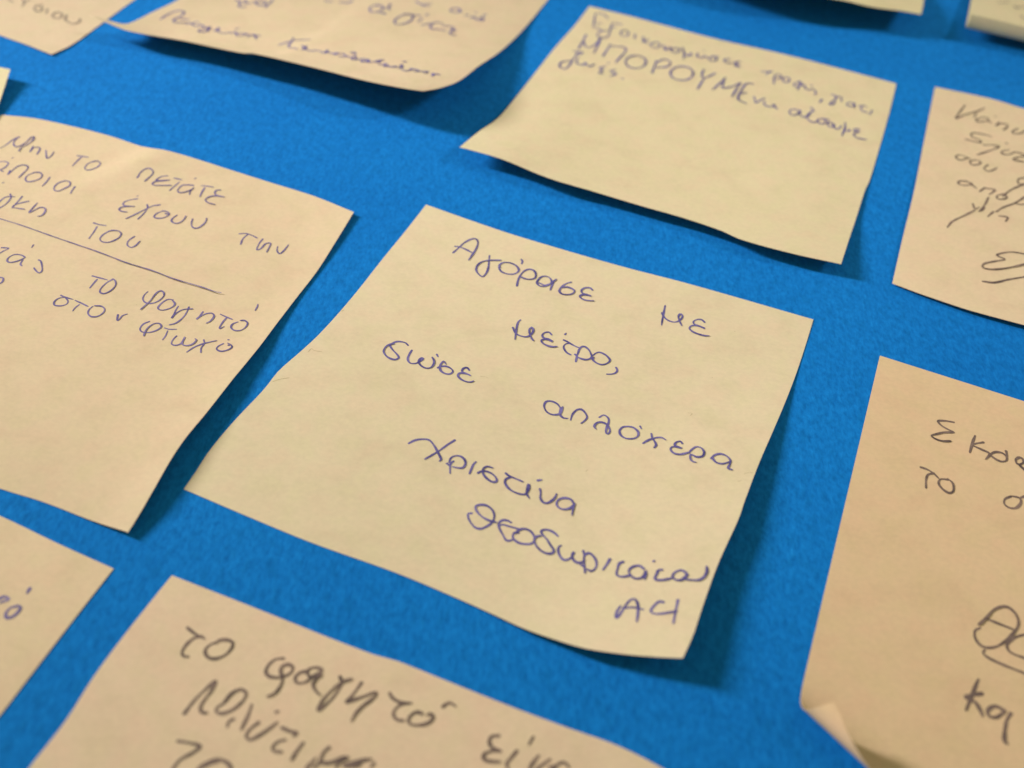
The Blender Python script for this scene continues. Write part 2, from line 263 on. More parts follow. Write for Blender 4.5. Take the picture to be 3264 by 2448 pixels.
  right=[(83.45, 212.42, 0.12), (79.51, 200.20, 0.12), (75.00, 187.01, 0.12), (69.79, 172.28, 0.26), (68.25, 168.83, 0.44), (64.57, 158.74, 0.79), (61.37, 150.20, 1.67), (58.37, 142.11, 2.64)],
  bottom=[(-14.45, 167.44, 3.52), (-6.06, 164.58, 3.61), (3.54, 160.19, 3.17), (12.38, 157.69, 2.73), (22.27, 154.45, 2.55), (29.55, 152.21, 2.46), (36.90, 149.05, 2.55), (40.36, 146.70, 2.73), (49.53, 143.75, 2.82), (58.37, 142.11, 2.64)],
  left=[(11.31, 237.36, 0.12), (8.03, 227.59, 0.12), (3.43, 215.80, 0.12), (-0.57, 204.02, 0.26), (-4.29, 192.67, 0.62), (-7.78, 182.22, 1.32), (-11.28, 175.21, 2.29), (-14.45, 167.44, 3.52)],
  words=[
   ('handwritten_word', 'blue', 0.36, 'handwritten Greek word "Εξοικονομήσεις"', [[(390,242),(271,148),(171,187),(200,344),(232,474),(259,605)],[(258,484),(346,451)],[(259,605),(351,628),(427,659)],[(637,325),(502,352),(506,471),(549,663),(569,781)],[(532,481),(588,449)],[(501,619),(416,689),(407,815),(471,899),(547,841),(568,748)],[(813,533),(819,588),(804,636),(773,658),(736,648),(706,609),(695,555),(706,504),(736,475),(773,478),(804,512),(819,565)],[(908,500),(947,641)],[(1044,512),(1099,689)],[(1146,545),(1097,597),(1094,622),(1178,678)],[(1346,623),(1348,673),(1328,718),(1293,742),(1254,736),(1225,704),(1217,655),(1233,607),(1266,577),(1306,576),(1338,604),(1350,651)],[(1397,607),(1462,730),(1505,660),(1505,591)],[(1462,730),(1460,617)],[(1657,618),(1657,662),(1637,702),(1603,724),(1568,720),(1543,693),(1537,651),(1553,609),(1585,582),(1622,580),(1650,603),(1660,643)],[(1662,501),(1728,646),(1777,843)],[(1745,681),(1810,725),(1830,610),(1855,700)],[(1922,559),(1939,662),(2006,678),(2034,587),(2082,651)],[(1984,448),(1994,433)],[(2219,592),(2219,633),(2201,668),(2171,686),(2140,681),(2119,654),(2115,614),(2129,576),(2157,553),(2189,554),(2213,577),(2221,616)],[(2131,558),(2235,513)],[(2399,511),(2336,551),(2342,619),(2420,642),(2462,604)],[(2556,524),(2493,563),(2496,619),(2544,609)],[(2526,617),(2512,686),(2596,658)],[(2496,575),(2555,656)]]),
   ('handwritten_word', 'blue', 0.36, 'handwritten Greek word "τροφή" with a comma', [[(2901,660),(2963,643),(3050,584)],[(3051,591),(3000,659),(2990,728)],[(3112,682),(3120,799),(3151,937)],[(3111,734),(3127,638),(3183,626),(3192,709),(3150,783)],[(3188,693),(3236,684)],[(3333,700),(3333,743),(3316,780),(3288,798),(3260,791),(3241,760),(3237,718),(3251,678),(3277,655),(3307,658),(3328,684),(3335,725)],[(3469,691),(3416,756),(3421,821),(3471,825),(3514,750),(3510,685),(3459,680)],[(3471,656),(3484,767),(3495,912)],[(3532,756),(3559,724),(3595,820),(3644,825),(3700,777),(3741,821),(3751,914)],[(3652,698),(3662,679)],[(3865,982),(3850,1094)],[(3859,1002),(3846,1073)]]),
   ('handwritten_word', 'blue', 0.36, 'handwritten Greek word "γιατί"', [[(3969,789),(4024,783),(4044,854),(4006,955),(3988,1071),(4030,1039),(4047,917)],[(4034,843),(4088,781),(4122,796)],[(4110,818),(4133,910)],[(4290,852),(4225,887),(4213,958),(4263,979),(4309,922),(4298,848),(4328,992)],[(4370,906),(4433,857),(4491,874)],[(4423,894),(4410,965),(4458,1020),(4520,1019)],[(4567,931),(4551,1067)]]),
   ('handwritten_word', 'blue', 0.42, 'handwritten Greek capitals "ΜΠΟΡΟΥΜΕ"', [[(256,886),(287,1094),(318,1352)],[(303,1108),(400,1254),(485,1162),(478,854)],[(492,891),(534,1134),(559,1359)],[(685,1000),(709,1385)],[(680,1039),(924,984),(934,1453)],[(1317,1201),(1327,1312),(1287,1410),(1212,1461),(1128,1449),(1064,1378),(1042,1269),(1070,1163),(1140,1097),(1226,1095),(1298,1159),(1329,1265)],[(1444,1100),(1494,1462)],[(1453,1157),(1526,990),(1637,1032),(1627,1183),(1485,1284)],[(2025,1173),(2030,1295),(1982,1401),(1897,1456),(1805,1442),(1739,1361),(1720,1243),(1756,1128),(1836,1057),(1931,1057),(2006,1128),(2035,1243)],[(2127,986),(2158,1194),(2212,1215),(2307,1015)],[(2203,1219),(2197,1571)],[(2473,1073),(2438,1291),(2397,1488)],[(2476,1153),(2515,1371),(2620,1281),(2709,1119)],[(2705,1141),(2689,1557)],[(2883,1072),(2796,1096),(2769,1287),(2787,1585),(2920,1649)],[(2783,1416),(2850,1355)]]),
   ('handwritten_word', 'blue', 0.38, 'handwritten Greek words "να σώσουμε"', [[(2970,1405),(3001,1472),(3028,1555),(3072,1467),(3121,1368)],[(3142,1461),(3141,1527),(3198,1567),(3272,1544),(3289,1477),(3252,1491),(3291,1524),(3342,1574)],[(3657,1432),(3563,1440),(3516,1485),(3517,1563),(3566,1601),(3620,1556),(3639,1458),(3664,1538),(3717,1570),(3768,1511),(3782,1425)],[(3767,1276),(3817,1328)],[(3820,1342),(3779,1411),(3756,1533),(3794,1605),(3869,1635),(3921,1583)],[(3964,1483),(3917,1523),(3914,1586),(3973,1616),(4020,1577),(4007,1507),(3950,1491),(4053,1467)],[(4120,1540),(4064,1523),(4060,1602),(4099,1636),(4151,1585),(4120,1540),(4161,1641),(4207,1641),(4235,1541)],[(4270,1431),(4289,1544),(4285,1788)],[(4285,1607),(4335,1636),(4366,1596),(4340,1579)],[(4473,1506),(4418,1540),(4417,1585),(4497,1561)],[(4471,1589),(4429,1655),(4447,1722),(4525,1743),(4605,1725)]]),
   ('handwritten_word', 'blue', 0.42, 'handwritten Greek word "ζωές" with a full stop', [[(279,1459),(408,1424),(388,1542)],[(355,1452),(354,1666),(366,1868),(339,2014),(247,1972),(240,1843),(343,1747)],[(405,1617),(438,1766),(546,1767),(538,1689),(626,1769),(679,1667)],[(839,1525),(855,1515)],[(836,1630),(779,1727),(837,1751),(813,1855),(887,1840)],[(987,1636),(947,1722),(1037,1737),(989,1847)],[(1159,1817),(1172,1809)]]),
  ]),
 dict(tint=(0.775, 0.635, 0.465), label='big sticky note left of the middle one, violet writing split by a long pen line',
  top=[(-108.56, 169.88, 0.12), (-101.90, 169.70, 0.12), (-93.44, 168.04, 0.12), (-84.88, 165.81, 0.12), (-77.11, 163.03, 0.16), (-67.77, 160.88, 0.16), (-57.98, 157.76, 0.16), (-50.71, 155.31, 0.16), (-43.57, 152.92, 0.24), (-39.80, 151.34, 0.40), (-32.49, 147.48, 0.80)],
  right=[(-32.49, 147.48, 0.80), (-34.42, 138.23, 0.64), (-36.21, 130.51, 0.40), (-38.44, 122.82, 0.48), (-40.32, 115.66, 0.80), (-41.58, 110.32, 1.20), (-43.55, 103.46, 1.60), (-43.78, 102.49, 1.76), (-46.00, 94.55, 2.08), (-47.51, 89.75, 2.24), (-48.44, 85.80, 2.24), (-49.50, 79.96, 1.92), (-50.36, 76.04, 1.44), (-51.10, 73.36, 1.04)],
  bottom=[(-126.34, 94.74, 0.12), (-71.61, 79.35, 0.10), (-64.71, 77.69, 0.12), (-56.54, 75.04, 0.40), (-51.10, 73.36, 1.04)],
  left=[(-108.66, 169.96, 0.12), (-117.50, 132.35, 0.12), (-126.34, 94.74, 0.12)],
  dents=[(18.5, 1.0, 3.0, 9, 0.6, 28)],
  words=[
   ('handwritten_word', 'violet', 0.27, 'handwritten Greek word "Μην"', [[(413,681),(435,608),(445,491),(481,402),(472,472),(501,558),(559,603),(599,570),(616,479),(614,374),(637,356),(664,422),(655,520),(632,586),(646,673)],[(739,526),(772,643),(763,544),(817,523),(845,549),(873,649)],[(918,538),(976,617),(1026,673),(1040,618),(1023,533)]]),
   ('handwritten_word', 'violet', 0.27, 'handwritten Greek word "το" on the first line', [[(1314,495),(1364,482),(1450,470)],[(1373,496),(1370,561),(1374,689)],[(1564,497),(1519,556),(1520,646),(1558,683),(1614,658),(1655,575),(1644,506),(1591,484),(1546,506)]]),
   ('handwritten_word', 'violet', 0.27, 'handwritten Greek word "πετάτε"', [[(2194,535),(2195,594),(2184,489),(2202,406),(2242,380),(2308,421),(2321,484),(2305,609)],[(2492,420),(2438,461),(2412,531),(2416,547),(2474,525),(2557,476),(2479,533),(2414,573),(2411,625),(2457,630),(2519,604),(2616,560)],[(2583,428),(2679,417)],[(2671,463),(2646,645)],[(2848,447),(2791,466),(2733,503),(2726,599),(2762,632),(2820,596),(2868,522),(2871,478)],[(2868,522),(2873,571),(2891,613)],[(2801,332),(2811,320)],[(2937,412),(3008,386),(3075,375)],[(2987,430),(2997,511),(3016,595)],[(3175,382),(3134,410),(3138,459),(3174,485),(3281,475),(3181,498),(3118,545),(3099,613),(3151,647),(3238,643)]]),
   ('handwritten_word', 'violet', 0.27, 'end of a handwritten Greek word "άποιοι"', [[(546,948),(603,904),(672,910),(692,983),(678,1042),(665,1056),(721,1075)],[(654,811),(661,802)],[(780,1028),(802,1108),(801,1011),(810,927),(848,885),(911,887),(941,937),(944,1007),(949,1110)],[(1049,964),(1016,1030),(1027,1096),(1079,1136),(1135,1104),(1176,1035),(1161,971),(1110,939),(1045,962)],[(1263,972),(1279,1061),(1282,1146)],[(1464,956),(1416,1020),(1417,1107),(1462,1157),(1506,1147),(1541,1081),(1562,1011),(1524,958),(1460,958)],[(1631,1007),(1641,1070),(1660,1133)]]),
   ('handwritten_word', 'violet', 0.27, 'handwritten Greek word "έχουν"', [[(2364,875),(2371,865)],[(2392,918),(2342,950),(2292,1009),(2295,1057),(2332,1075),(2438,1047),(2356,1079),(2306,1118),(2309,1157),(2351,1174),(2408,1164)],[(2544,965),(2576,1008),(2592,1115),(2585,1223)],[(2676,911),(2616,958),(2565,1053),(2515,1164),(2464,1269)],[(2766,987),(2725,1047),(2722,1113),(2763,1126),(2828,1088),(2856,1027),(2849,997),(2796,982),(2756,989)],[(2809,1013),(2840,1010)],[(2819,1020),(2834,1008)],[(2942,986),(2926,1050),(2939,1100),(2997,1114),(3040,1077),(3049,1000),(3040,956)],[(3133,967),(3168,1055),(3218,1096),(3263,1078),(3287,1007),(3288,942),(3268,887)]]),
   ('handwritten_word', 'violet', 0.27, 'handwritten Greek word "την"', [[(3729,968),(3786,934),(3859,932),(3942,948)],[(3817,944),(3804,1029),(3827,1121)],[(4005,934),(4003,1014),(4030,1123),(4059,1088),(4071,988),(4115,958),(4134,1026),(4145,1107)],[(4213,968),(4236,1026),(4285,1060),(4306,995),(4310,883)]]),
   ('handwritten_word', 'violet', 0.27, 'end of a handwritten Greek word "γκη"', [[(845,1256),(853,1244)],[(1045,1398),(1091,1446),(1113,1537),(1108,1605),(1078,1683)],[(1022,1607),(1031,1470),(1073,1436),(1125,1424)],[(1193,1388),(1206,1482),(1216,1602)],[(1313,1430),(1267,1474),(1210,1547),(1216,1586),(1281,1583),(1358,1567)],[(1418,1419),(1425,1506),(1437,1598),(1465,1545),(1494,1476),(1554,1464),(1589,1512),(1595,1581),(1566,1611)]]),
   ('handwritten_word', 'violet', 0.27, 'handwritten Greek word "του"', [[(2183,1454),(2259,1458),(2336,1447)],[(2254,1499),(2274,1594),(2289,1704)],[(2417,1515),(2390,1596),(2401,1669),(2458,1700),(2525,1672),(2573,1583),(2562,1510),(2505,1480),(2434,1501),(2417,1523)],[(2715,1489),(2696,1575),(2723,1640),(2782,1657),(2809,1617),(2813,1531)]]),
   ('ruled_line', 'violet', 0.2, 'long ruled pen line between two sentences', [[(1118,1796),(1213,1805),(1549,1809),(1948,1816),(2336,1847),(2669,1875),(2870,1890),(3205,1886),(3439,1902),(3806,1900),(3973,1906),(4037,1892)]]),
   ('handwritten_word', 'violet', 0.27, 'end of a handwritten Greek word "τάς"', [[(1528,2196),(1605,2172),(1583,2223),(1557,2318)],[(1843,2214),(1792,2204),(1721,2229),(1696,2298),(1718,2347),(1759,2350),(1812,2304),(1839,2253),(1853,2217)],[(1852,2255),(1873,2328),(1904,2343)],[(1810,2014),(1818,2059)],[(2006,2195),(2038,2204),(2107,2280),(2144,2340),(2134,2371),(2080,2351),(2039,2323)],[(1780,2598),(1840,2578),(1867,2602),(1878,2641),(1856,2694)]]),
   ('handwritten_word', 'violet', 0.27, 'handwritten Greek word "το" on the last line', [[(2662,2205),(2728,2202),(2843,2194)],[(2739,2234),(2741,2299),(2747,2376)],[(2888,2159),(2857,2239),(2857,2348),(2887,2392),(2934,2386),(2968,2312),(2963,2227),(2915,2169),(2880,2163)]]),
   ('handwritten_word', 'violet', 0.27, 'handwritten Greek word "φαγητό"', [[(3320,2178),(3316,2238),(3339,2300),(3395,2331),(3461,2308),(3501,2239),(3506,2165),(3479,2120),(3433,2112),(3414,2164),(3420,2291),(3405,2441)],[(3625,2176),(3573,2192),(3545,2262),(3547,2347),(3588,2365),(3639,2335),(3678,2268),(3671,2221),(3620,2186)],[(3723,2242),(3732,2310),(3747,2367),(3758,2434),(3761,2340),(3797,2267),(3879,2220)],[(3829,2210),(3849,2288),(3856,2385),(3835,2478),(3791,2525)],[(3997,2214),(4001,2291),(3992,2345),(4018,2268),(4050,2217),(4098,2194),(4137,2225),(4140,2303),(4118,2352)],[(4181,2167),(4253,2174),(4334,2176)],[(4267,2189),(4265,2276),(4283,2359),(4311,2309)],[(4407,2181),(4373,2234),(4383,2287),(4438,2308),(4495,2279),(4522,2215),(4511,2149),(4463,2130),(4422,2151)],[(4468,1851),(4480,1881),(4489,1943)]]),
   ('handwritten_word', 'violet', 0.27, 'handwritten Greek word "στον"', [[(2546,2585),(2597,2592),(2698,2590)],[(2612,2599),(2667,2632),(2679,2676),(2640,2720),(2578,2733),(2546,2690),(2554,2631),(2593,2601)],[(2725,2593),(2811,2604),(2892,2617)],[(2799,2630),(2791,2690),(2798,2735)],[(2938,2597),(2934,2654),(2960,2705),(3013,2730),(3067,2706),(3091,2640),(3073,2585),(3016,2562),(2950,2584)],[(3241,2601),(3286,2677),(3293,2640),(3290,2593),(3318,2552)],[(3286,2671),(3291,2655)]]),
   ('handwritten_word', 'violet', 0.27, 'handwritten Greek word "φτωχό"', [[(3582,2557),(3549,2613),(3558,2685),(3598,2715),(3658,2704),(3713,2654),(3735,2583),(3692,2546),(3645,2565),(3623,2636),(3632,2708),(3652,2761)],[(3773,2581),(3822,2581),(3891,2552)],[(3824,2608),(3846,2680),(3851,2740)],[(3946,2637),(3943,2693),(3962,2753),(4006,2760),(4046,2714),(4030,2613),(4042,2662),(4068,2718),(4116,2715),(4157,2669),(4161,2606),(4139,2596)],[(4167,2792),(4192,2707),(4242,2628),(4303,2564),(4349,2521)],[(4224,2569),(4258,2613),(4265,2678),(4298,2735)],[(4435,2525),(4408,2580),(4415,2623),(4472,2630),(4525,2584),(4545,2534),(4517,2506),(4472,2501)],[(4449,2456),(4461,2450)],[(4493,2521),(4506,2518)]]),
   ('paper_fibre', 'fibre', 0.12, None, [[(3320,2397),(3330,2396)]]),
  ]),
 dict(tint=(0.8, 0.65, 0.48), label='sticky note at the right edge, slanted black scrawl and a thick underline, lying flat',
  top=[(92.52, 212.46, 0.12), (104.96, 209.19, 0.12), (111.56, 206.18, 0.12), (164.53, 188.17, 0.12)],
  right=[(164.53, 188.17, 0.12), (152.38, 152.16, 0.62), (140.24, 116.19, 1.98)],
  bottom=[(68.23, 140.48, 0.48), (73.35, 137.69, 0.72), (82.59, 133.71, 0.96), (140.24, 116.19, 1.98)],
  left=[(92.52, 212.46, 0.12), (84.63, 188.53, 0.24), (78.32, 169.46, 0.56), (72.75, 153.69, 0.64), (68.23, 140.48, 0.48)],
  words=[
   ('handwritten_word', 'dark', 0.38, 'start of a handwritten Greek word "Κάπο"', [[(458,349),(397,579),(363,773),(460,630),(625,455),(724,308)],[(629,513),(598,627)],[(799,550),(731,563),(640,666),(653,718),(739,677),(811,583),(794,630),(839,653)],[(882,458),(901,447)],[(949,583),(906,705),(960,615),(1057,575),(1061,650),(1017,754)],[(1205,602),(1142,716),(1155,766),(1249,706),(1320,579)]]),
   ('handwritten_word', 'dark', 0.38, 'start of a handwritten Greek word on the second line', [[(867,1012),(761,1011),(618,1043),(607,1143),(715,1184),(738,1247),(529,1256)],[(779,1282),(890,1224),(984,1206),(897,1348),(713,1571)],[(1073,1071),(1092,1060)],[(1119,1218),(1028,1308),(1041,1373),(1142,1314),(1195,1228),(1346,1241),(1220,1361),(1186,1433),(1352,1408)]]),
   ('handwritten_word', 'dark', 0.38, 'handwritten Greek word "σου"', [[(581,1691),(486,1683),(445,1758),(496,1805),(567,1752),(601,1699),(630,1721)],[(695,1706),(634,1773),(667,1845),(756,1782),(770,1721),(695,1706)],[(865,1743),(825,1852),(874,1896),(944,1822),(986,1745)]]),
   ('handwritten_word', 'dark', 0.38, 'handwritten Greek word "από"', [[(623,2270),(535,2316),(531,2386),(613,2378),(698,2300),(615,2281)],[(680,2309),(757,2371)],[(861,2299),(798,2434)],[(862,2315),(987,2280),(972,2338),(923,2432)],[(1098,2318),(1021,2411),(1033,2471),(1120,2422),(1144,2359),(1090,2339)],[(1100,2367),(1165,2214),(1267,2058),(1388,1911)],[(1365,1783),(1269,1874),(1282,1981),(1370,1937)]]),
   ('handwritten_word', 'dark', 0.38, 'handwritten Greek word "μια" with a long pen stroke', [[(739,2744),(773,2839),(821,2782)],[(919,2501),(885,2683),(828,2874)],[(485,3400),(530,3252),(651,3062),(775,2870)],[(890,2745),(853,2845)],[(998,2782),(937,2926)],[(1032,2764),(1113,2623),(1246,2454),(1380,2221)],[(1072,2838),(1175,2815),(1155,2920)],[(1246,2454),(1317,2452),(1385,2401)]]),
   ('handwritten_word', 'dark', 0.38, 'large handwritten initial letters of a signature with underline', [[(1432,3483),(1268,3516),(1141,3608),(1104,3669),(1197,3696),(1088,3792),(965,3908),(963,3979),(1068,3964),(1224,3867),(1442,3681)],[(983,4232),(1116,4181),(1269,4062),(1454,3923)],[(1007,4231),(1117,4197),(1239,4095)]]),
  ]),
 dict(tint=(0.78, 0.59, 0.4), label='sticky note in the lower right with its bottom left corner curled over',
  roll={'o': (62.5, 121.6), 'a': -19.33, 'fp': (0, 62.3), 'fn': (-0.436, 0.9), 'L': 12.3, 'turn': 175, 'p': 2.2, 'lift': 0.0, 'lv': (60, 76)},
  words=[
   ('handwritten_word', 'dark', 0.38, 'start of a handwritten Greek word "Σκε"', [[(1627,408),(1519,423),(1437,447),(1488,477),(1590,495),(1647,502),(1541,530),(1449,570),(1384,603),(1446,620),(1531,618),(1622,594)],[(1881,469),(1859,552),(1848,642)],[(1862,572),(1847,636)],[(1973,505),(1894,541),(1860,562),(1959,576),(2048,592),(2016,654)],[(2050,602),(2096,561),(2162,546),(2213,567),(2212,604),(2159,627),(2091,616),(2049,597)],[(2203,517),(2219,565)],[(2333,533),(2300,565),(2318,601),(2368,574),(2355,536),(2313,539)],[(2329,598),(2405,646)]]),
   ('handwritten_word', 'dark', 0.38, 'handwritten Greek word "το" on the second line', [[(1324,923),(1398,923),(1486,939),(1553,969)],[(1486,939),(1423,972),(1413,1023),(1428,1095)],[(1654,952),(1574,974),(1562,1015),(1615,1054),(1694,1069),(1732,1037),(1715,972),(1653,946)]]),
   ('handwritten_word', 'dark', 0.38, 'handwritten round Greek letter at the end of the second line', [[(2284,913),(2236,955),(2235,997),(2283,1017),(2342,997),(2378,937),(2365,900),(2284,908)],[(2440,843),(2369,897)]]),
   ('handwritten_word', 'dark', 0.38, 'large handwritten letter theta with a curved underline', [[(2137,2179),(2098,2222),(2104,2283),(2157,2337),(2231,2327),(2309,2266),(2383,2155),(2436,2028),(2413,1944),(2345,1904),(2291,1921),(2229,1978),(2180,2066),(2121,2159)],[(2171,2075),(2276,2079),(2414,2084)],[(2502,2083),(2418,2151),(2362,2248),(2393,2298),(2523,2303)],[(2193,2365),(2181,2396),(2230,2424),(2367,2438),(2531,2442)]]),
   ('handwritten_word', 'dark', 0.48, 'handwritten Greek word "Και"', [[(2167,2661),(2147,2748),(2096,3004)],[(2205,2783),(2135,2828),(2075,2880),(2159,2891),(2200,2941),(2226,2997)],[(2386,2863),(2317,2853),(2264,2919),(2273,2973),(2324,2964),(2371,2899),(2390,2861)],[(2433,2867),(2408,2948),(2400,3081),(2405,3173),(2425,3179)]]),
  ]),
 dict(tint=(0.83, 0.665, 0.51), label='nearest sticky note at the bottom edge, large dark brown handwriting',
  top=[(-43.56, 67.79, 0.12), (-32.39, 64.31, 0.12), (-25.40, 62.08, 0.12), (-20.26, 60.44, 0.12), (-14.44, 58.73, 0.12), (-11.82, 58.25, 0.12), (-5.01, 56.07, 0.12), (3.29, 53.42, 0.12), (9.76, 51.51, 0.12), (17.85, 49.16, 0.12), (28.63, 44.05, 0.12)],
  right=[(28.63, 44.05, 0.12), (4.90, -28.15, 0.12)],
  bottom=[(-67.30, -4.41, 0.12), (4.90, -28.15, 0.12)],
  left=[(-43.56, 67.79, 0.12), (-45.51, 62.65, 0.12), (-47.33, 57.62, 0.12), (-48.95, 52.51, 0.12), (-50.31, 46.78, 0.12), (-52.42, 40.99, 0.12), (-67.30, -4.41, 0.12)],
  words=[
   ('handwritten_word', 'dark', 0.39, 'handwritten Greek word "το" on the first line', [[(415,370),(493,391),(597,401)],[(562,392),(519,429),(498,498),(503,566),(532,595),(576,585)],[(704,391),(668,430),(661,487),(706,527),(766,524),(821,472),(840,398),(822,346),(767,340),(708,371),(703,398)]]),
   ('handwritten_word', 'dark', 0.39, 'handwritten Greek word "φαγητό"', [[(1263,304),(1207,340),(1186,413),(1201,464),(1251,482),(1324,456),(1377,399),(1371,344),(1326,335),(1291,367),(1300,410),(1341,449),(1365,506),(1360,587),(1323,634)],[(1497,325),(1450,356),(1432,410),(1470,445),(1528,414),(1554,347),(1593,284),(1574,269),(1516,282),(1488,328),(1527,358),(1594,341),(1609,301),(1590,354),(1591,411),(1634,448),(1683,467)],[(1749,271),(1786,308),(1794,371),(1779,478),(1734,584),(1724,511),(1747,402),(1790,306),(1843,256)],[(1929,259),(1922,328),(1912,389),(1896,448),(1942,411),(2007,355),(2068,301),(2084,309),(2071,364),(2035,432),(2013,502),(2011,577)],[(2172,268),(2212,297),(2266,306),(2318,299),(2368,277)],[(2318,299),(2284,342),(2273,397),(2291,426),(2329,441),(2374,428)],[(2480,323),(2446,322),(2413,355),(2406,408),(2434,432),(2483,421),(2539,388),(2571,343),(2566,308),(2537,299),(2520,319)],[(2603,208),(2622,172),(2645,156),(2693,167)]]),
   ('handwritten_word', 'dark', 0.39, 'handwritten Greek word "πολύτιμο"', [[(813,997),(825,881),(849,783),(885,679),(901,761),(893,852),(900,913),(928,939),(965,928)],[(1054,778),(1039,822),(1016,864),(1028,891),(1079,886),(1137,824),(1168,735),(1157,674),(1102,664),(1058,716),(1042,810),(1046,765)],[(1247,739),(1266,822),(1278,938)],[(1180,893),(1159,920),(1169,963)],[(1369,842),(1339,907),(1336,965),(1375,984),(1420,935),(1467,853),(1499,782)],[(1449,716),(1459,705)],[(1551,808),(1621,810),(1679,802),(1665,833)],[(1621,883),(1581,914),(1564,967),(1587,988),(1646,973)],[(1759,852),(1747,923),(1743,999)],[(1876,1010),(1901,923)],[(1955,817),(1936,864),(1943,943),(1922,990)],[(1943,943),(2004,929),(2046,899),(2084,863),(2127,844),(2095,883),(2075,912),(2075,944)],[(2119,908),(2177,862),(2238,819),(2288,790)],[(2134,913),(2184,873),(2228,846),(2226,865),(2155,908)],[(2321,808),(2310,844)]]),
   ('handwritten_word', 'dark', 0.39, 'handwritten Greek word "το" on the lowest line', [[(876,1200),(966,1178),(1057,1170),(1023,1238),(969,1309),(953,1383),(965,1418)],[(1142,1364),(1129,1310),(1154,1263),(1217,1208),(1294,1196),(1350,1220),(1377,1267)],[(1146,1304),(1196,1245),(1241,1213)]]),
   ('handwritten_word', 'dark', 0.39, 'handwritten Greek word "είναι"', [[(3097,253),(3049,278),(3047,322),(3083,356),(3162,356),(3095,383),(3051,428),(3061,461),(3108,462),(3185,437)],[(3269,314),(3249,380),(3237,437),(3277,473)],[(3344,165),(3335,234)],[(3434,286),(3421,333),(3410,382),(3409,414)],[(3525,282),(3497,324),(3467,371),(3449,412)],[(3579,345),(3586,318),(3599,289),(3622,270),(3654,272),(3679,294)],[(3544,341),(3582,316)]]),
  ]),
 dict(tint=(0.82, 0.665, 0.485), label='sticky note in the lower left corner, only two violet letters visible',
  top=[(-123.40, 92.80, 0.12), (-69.73, 74.80, 0.12), (-60.42, 71.25, 0.12), (-51.54, 68.05, 0.12)],
  right=[(-51.54, 68.05, 0.12), (-53.41, 62.29, 0.12), (-55.32, 56.24, 0.12), (-56.81, 51.45, 0.12), (-58.22, 46.90, 0.12), (-76.28, -3.81, 0.12)],
  bottom=[(-148.14, 20.94, 0.12), (-76.28, -3.81, 0.12)],
  left=[(-123.40, 92.80, 0.12), (-148.14, 20.94, 0.12)],
  words=[
   ('handwritten_word', 'violet', 0.4, 'end of a handwritten Greek word "τό"', [[(4110,646),(4132,625),(4149,597),(4205,597),(4178,630),(4161,658)],[(4299,626),(4268,654),(4266,707),(4299,738),(4334,715),(4348,669),(4341,620),(4303,615),(4289,631)],[(4291,448),(4300,491)]]),
  ]),
 dict(tint=(0.74, 0.61, 0.46), label='flat sticky note in the top left corner with grey letters',
  top=[(-151.63, 297.10, 0.12), (-82.43, 265.70, 0.12)],
  right=[(-82.43, 265.70, 0.12), (-97.93, 221.22, 0.10), (-101.50, 209.30, 0.16), (-104.66, 198.58, 0.32), (-107.30, 193.68, 0.48)],
  bottom=[(-176.65, 225.34, 0.15), (-121.49, 200.31, 0.16), (-114.45, 197.22, 0.32), (-107.30, 193.68, 0.48)],
  left=[(-151.63, 297.10, 0.12), (-176.65, 225.34, 0.15)],
  words=[
   ('handwritten_word', 'grey', 0.45, 'end of a handwritten grey word', [[(3160,3991),(3290,4009)],[(3354,3866),(3457,3954),(3475,4038)],[(3436,3801),(3448,3916)],[(3708,3838),(3647,3899),(3694,3998),(3799,4004),(3776,3903),(3695,3911)],[(3852,3876),(3913,3987)],[(4140,3892),(4167,3937),(4168,3986),(4143,4021),(4102,4030),(4058,4011),(4027,3969),(4019,3919),(4039,3879),(4078,3864),(4124,3878),(4159,3917)],[(4207,3861),(4271,3978),(4439,4008),(4485,3912),(4444,3838)]]),
  ]),
 dict(tint=(0.75, 0.62, 0.46), label='sticky note at the top, curled up off the board, blue signature along its raised edge',
  top=[(-73.00, 262.00, 0.12), (3.10, 246.10, 0.12)],
  right=[(3.10, 246.10, 0.12), (0.73, 238.70, 0.12), (-4.76, 220.82, 0.90), (-9.05, 206.60, 3.11), (-13.14, 195.80, 5.24), (-16.67, 186.04, 6.97), (-20.29, 181.56, 7.66), (-23.33, 179.78, 7.80)],
  bottom=[(-101.48, 204.28, 4.83), (-96.51, 202.02, 4.42), (-91.59, 199.93, 4.21), (-79.58, 197.49, 4.48), (-64.29, 193.01, 5.18), (-62.12, 192.45, 5.73), (-47.07, 186.73, 6.90), (-35.37, 181.56, 8.00), (-27.17, 179.67, 8.14), (-23.33, 179.78, 7.80)],
  left=[(-73.00, 262.00, 0.12), (-80.65, 242.55, 0.36), (-87.93, 222.36, 0.41), (-91.29, 215.13, 0.90), (-93.45, 208.46, 1.79), (-94.50, 205.18, 2.76), (-98.04, 204.45, 3.86), (-101.48, 204.28, 4.83)],
  words=[
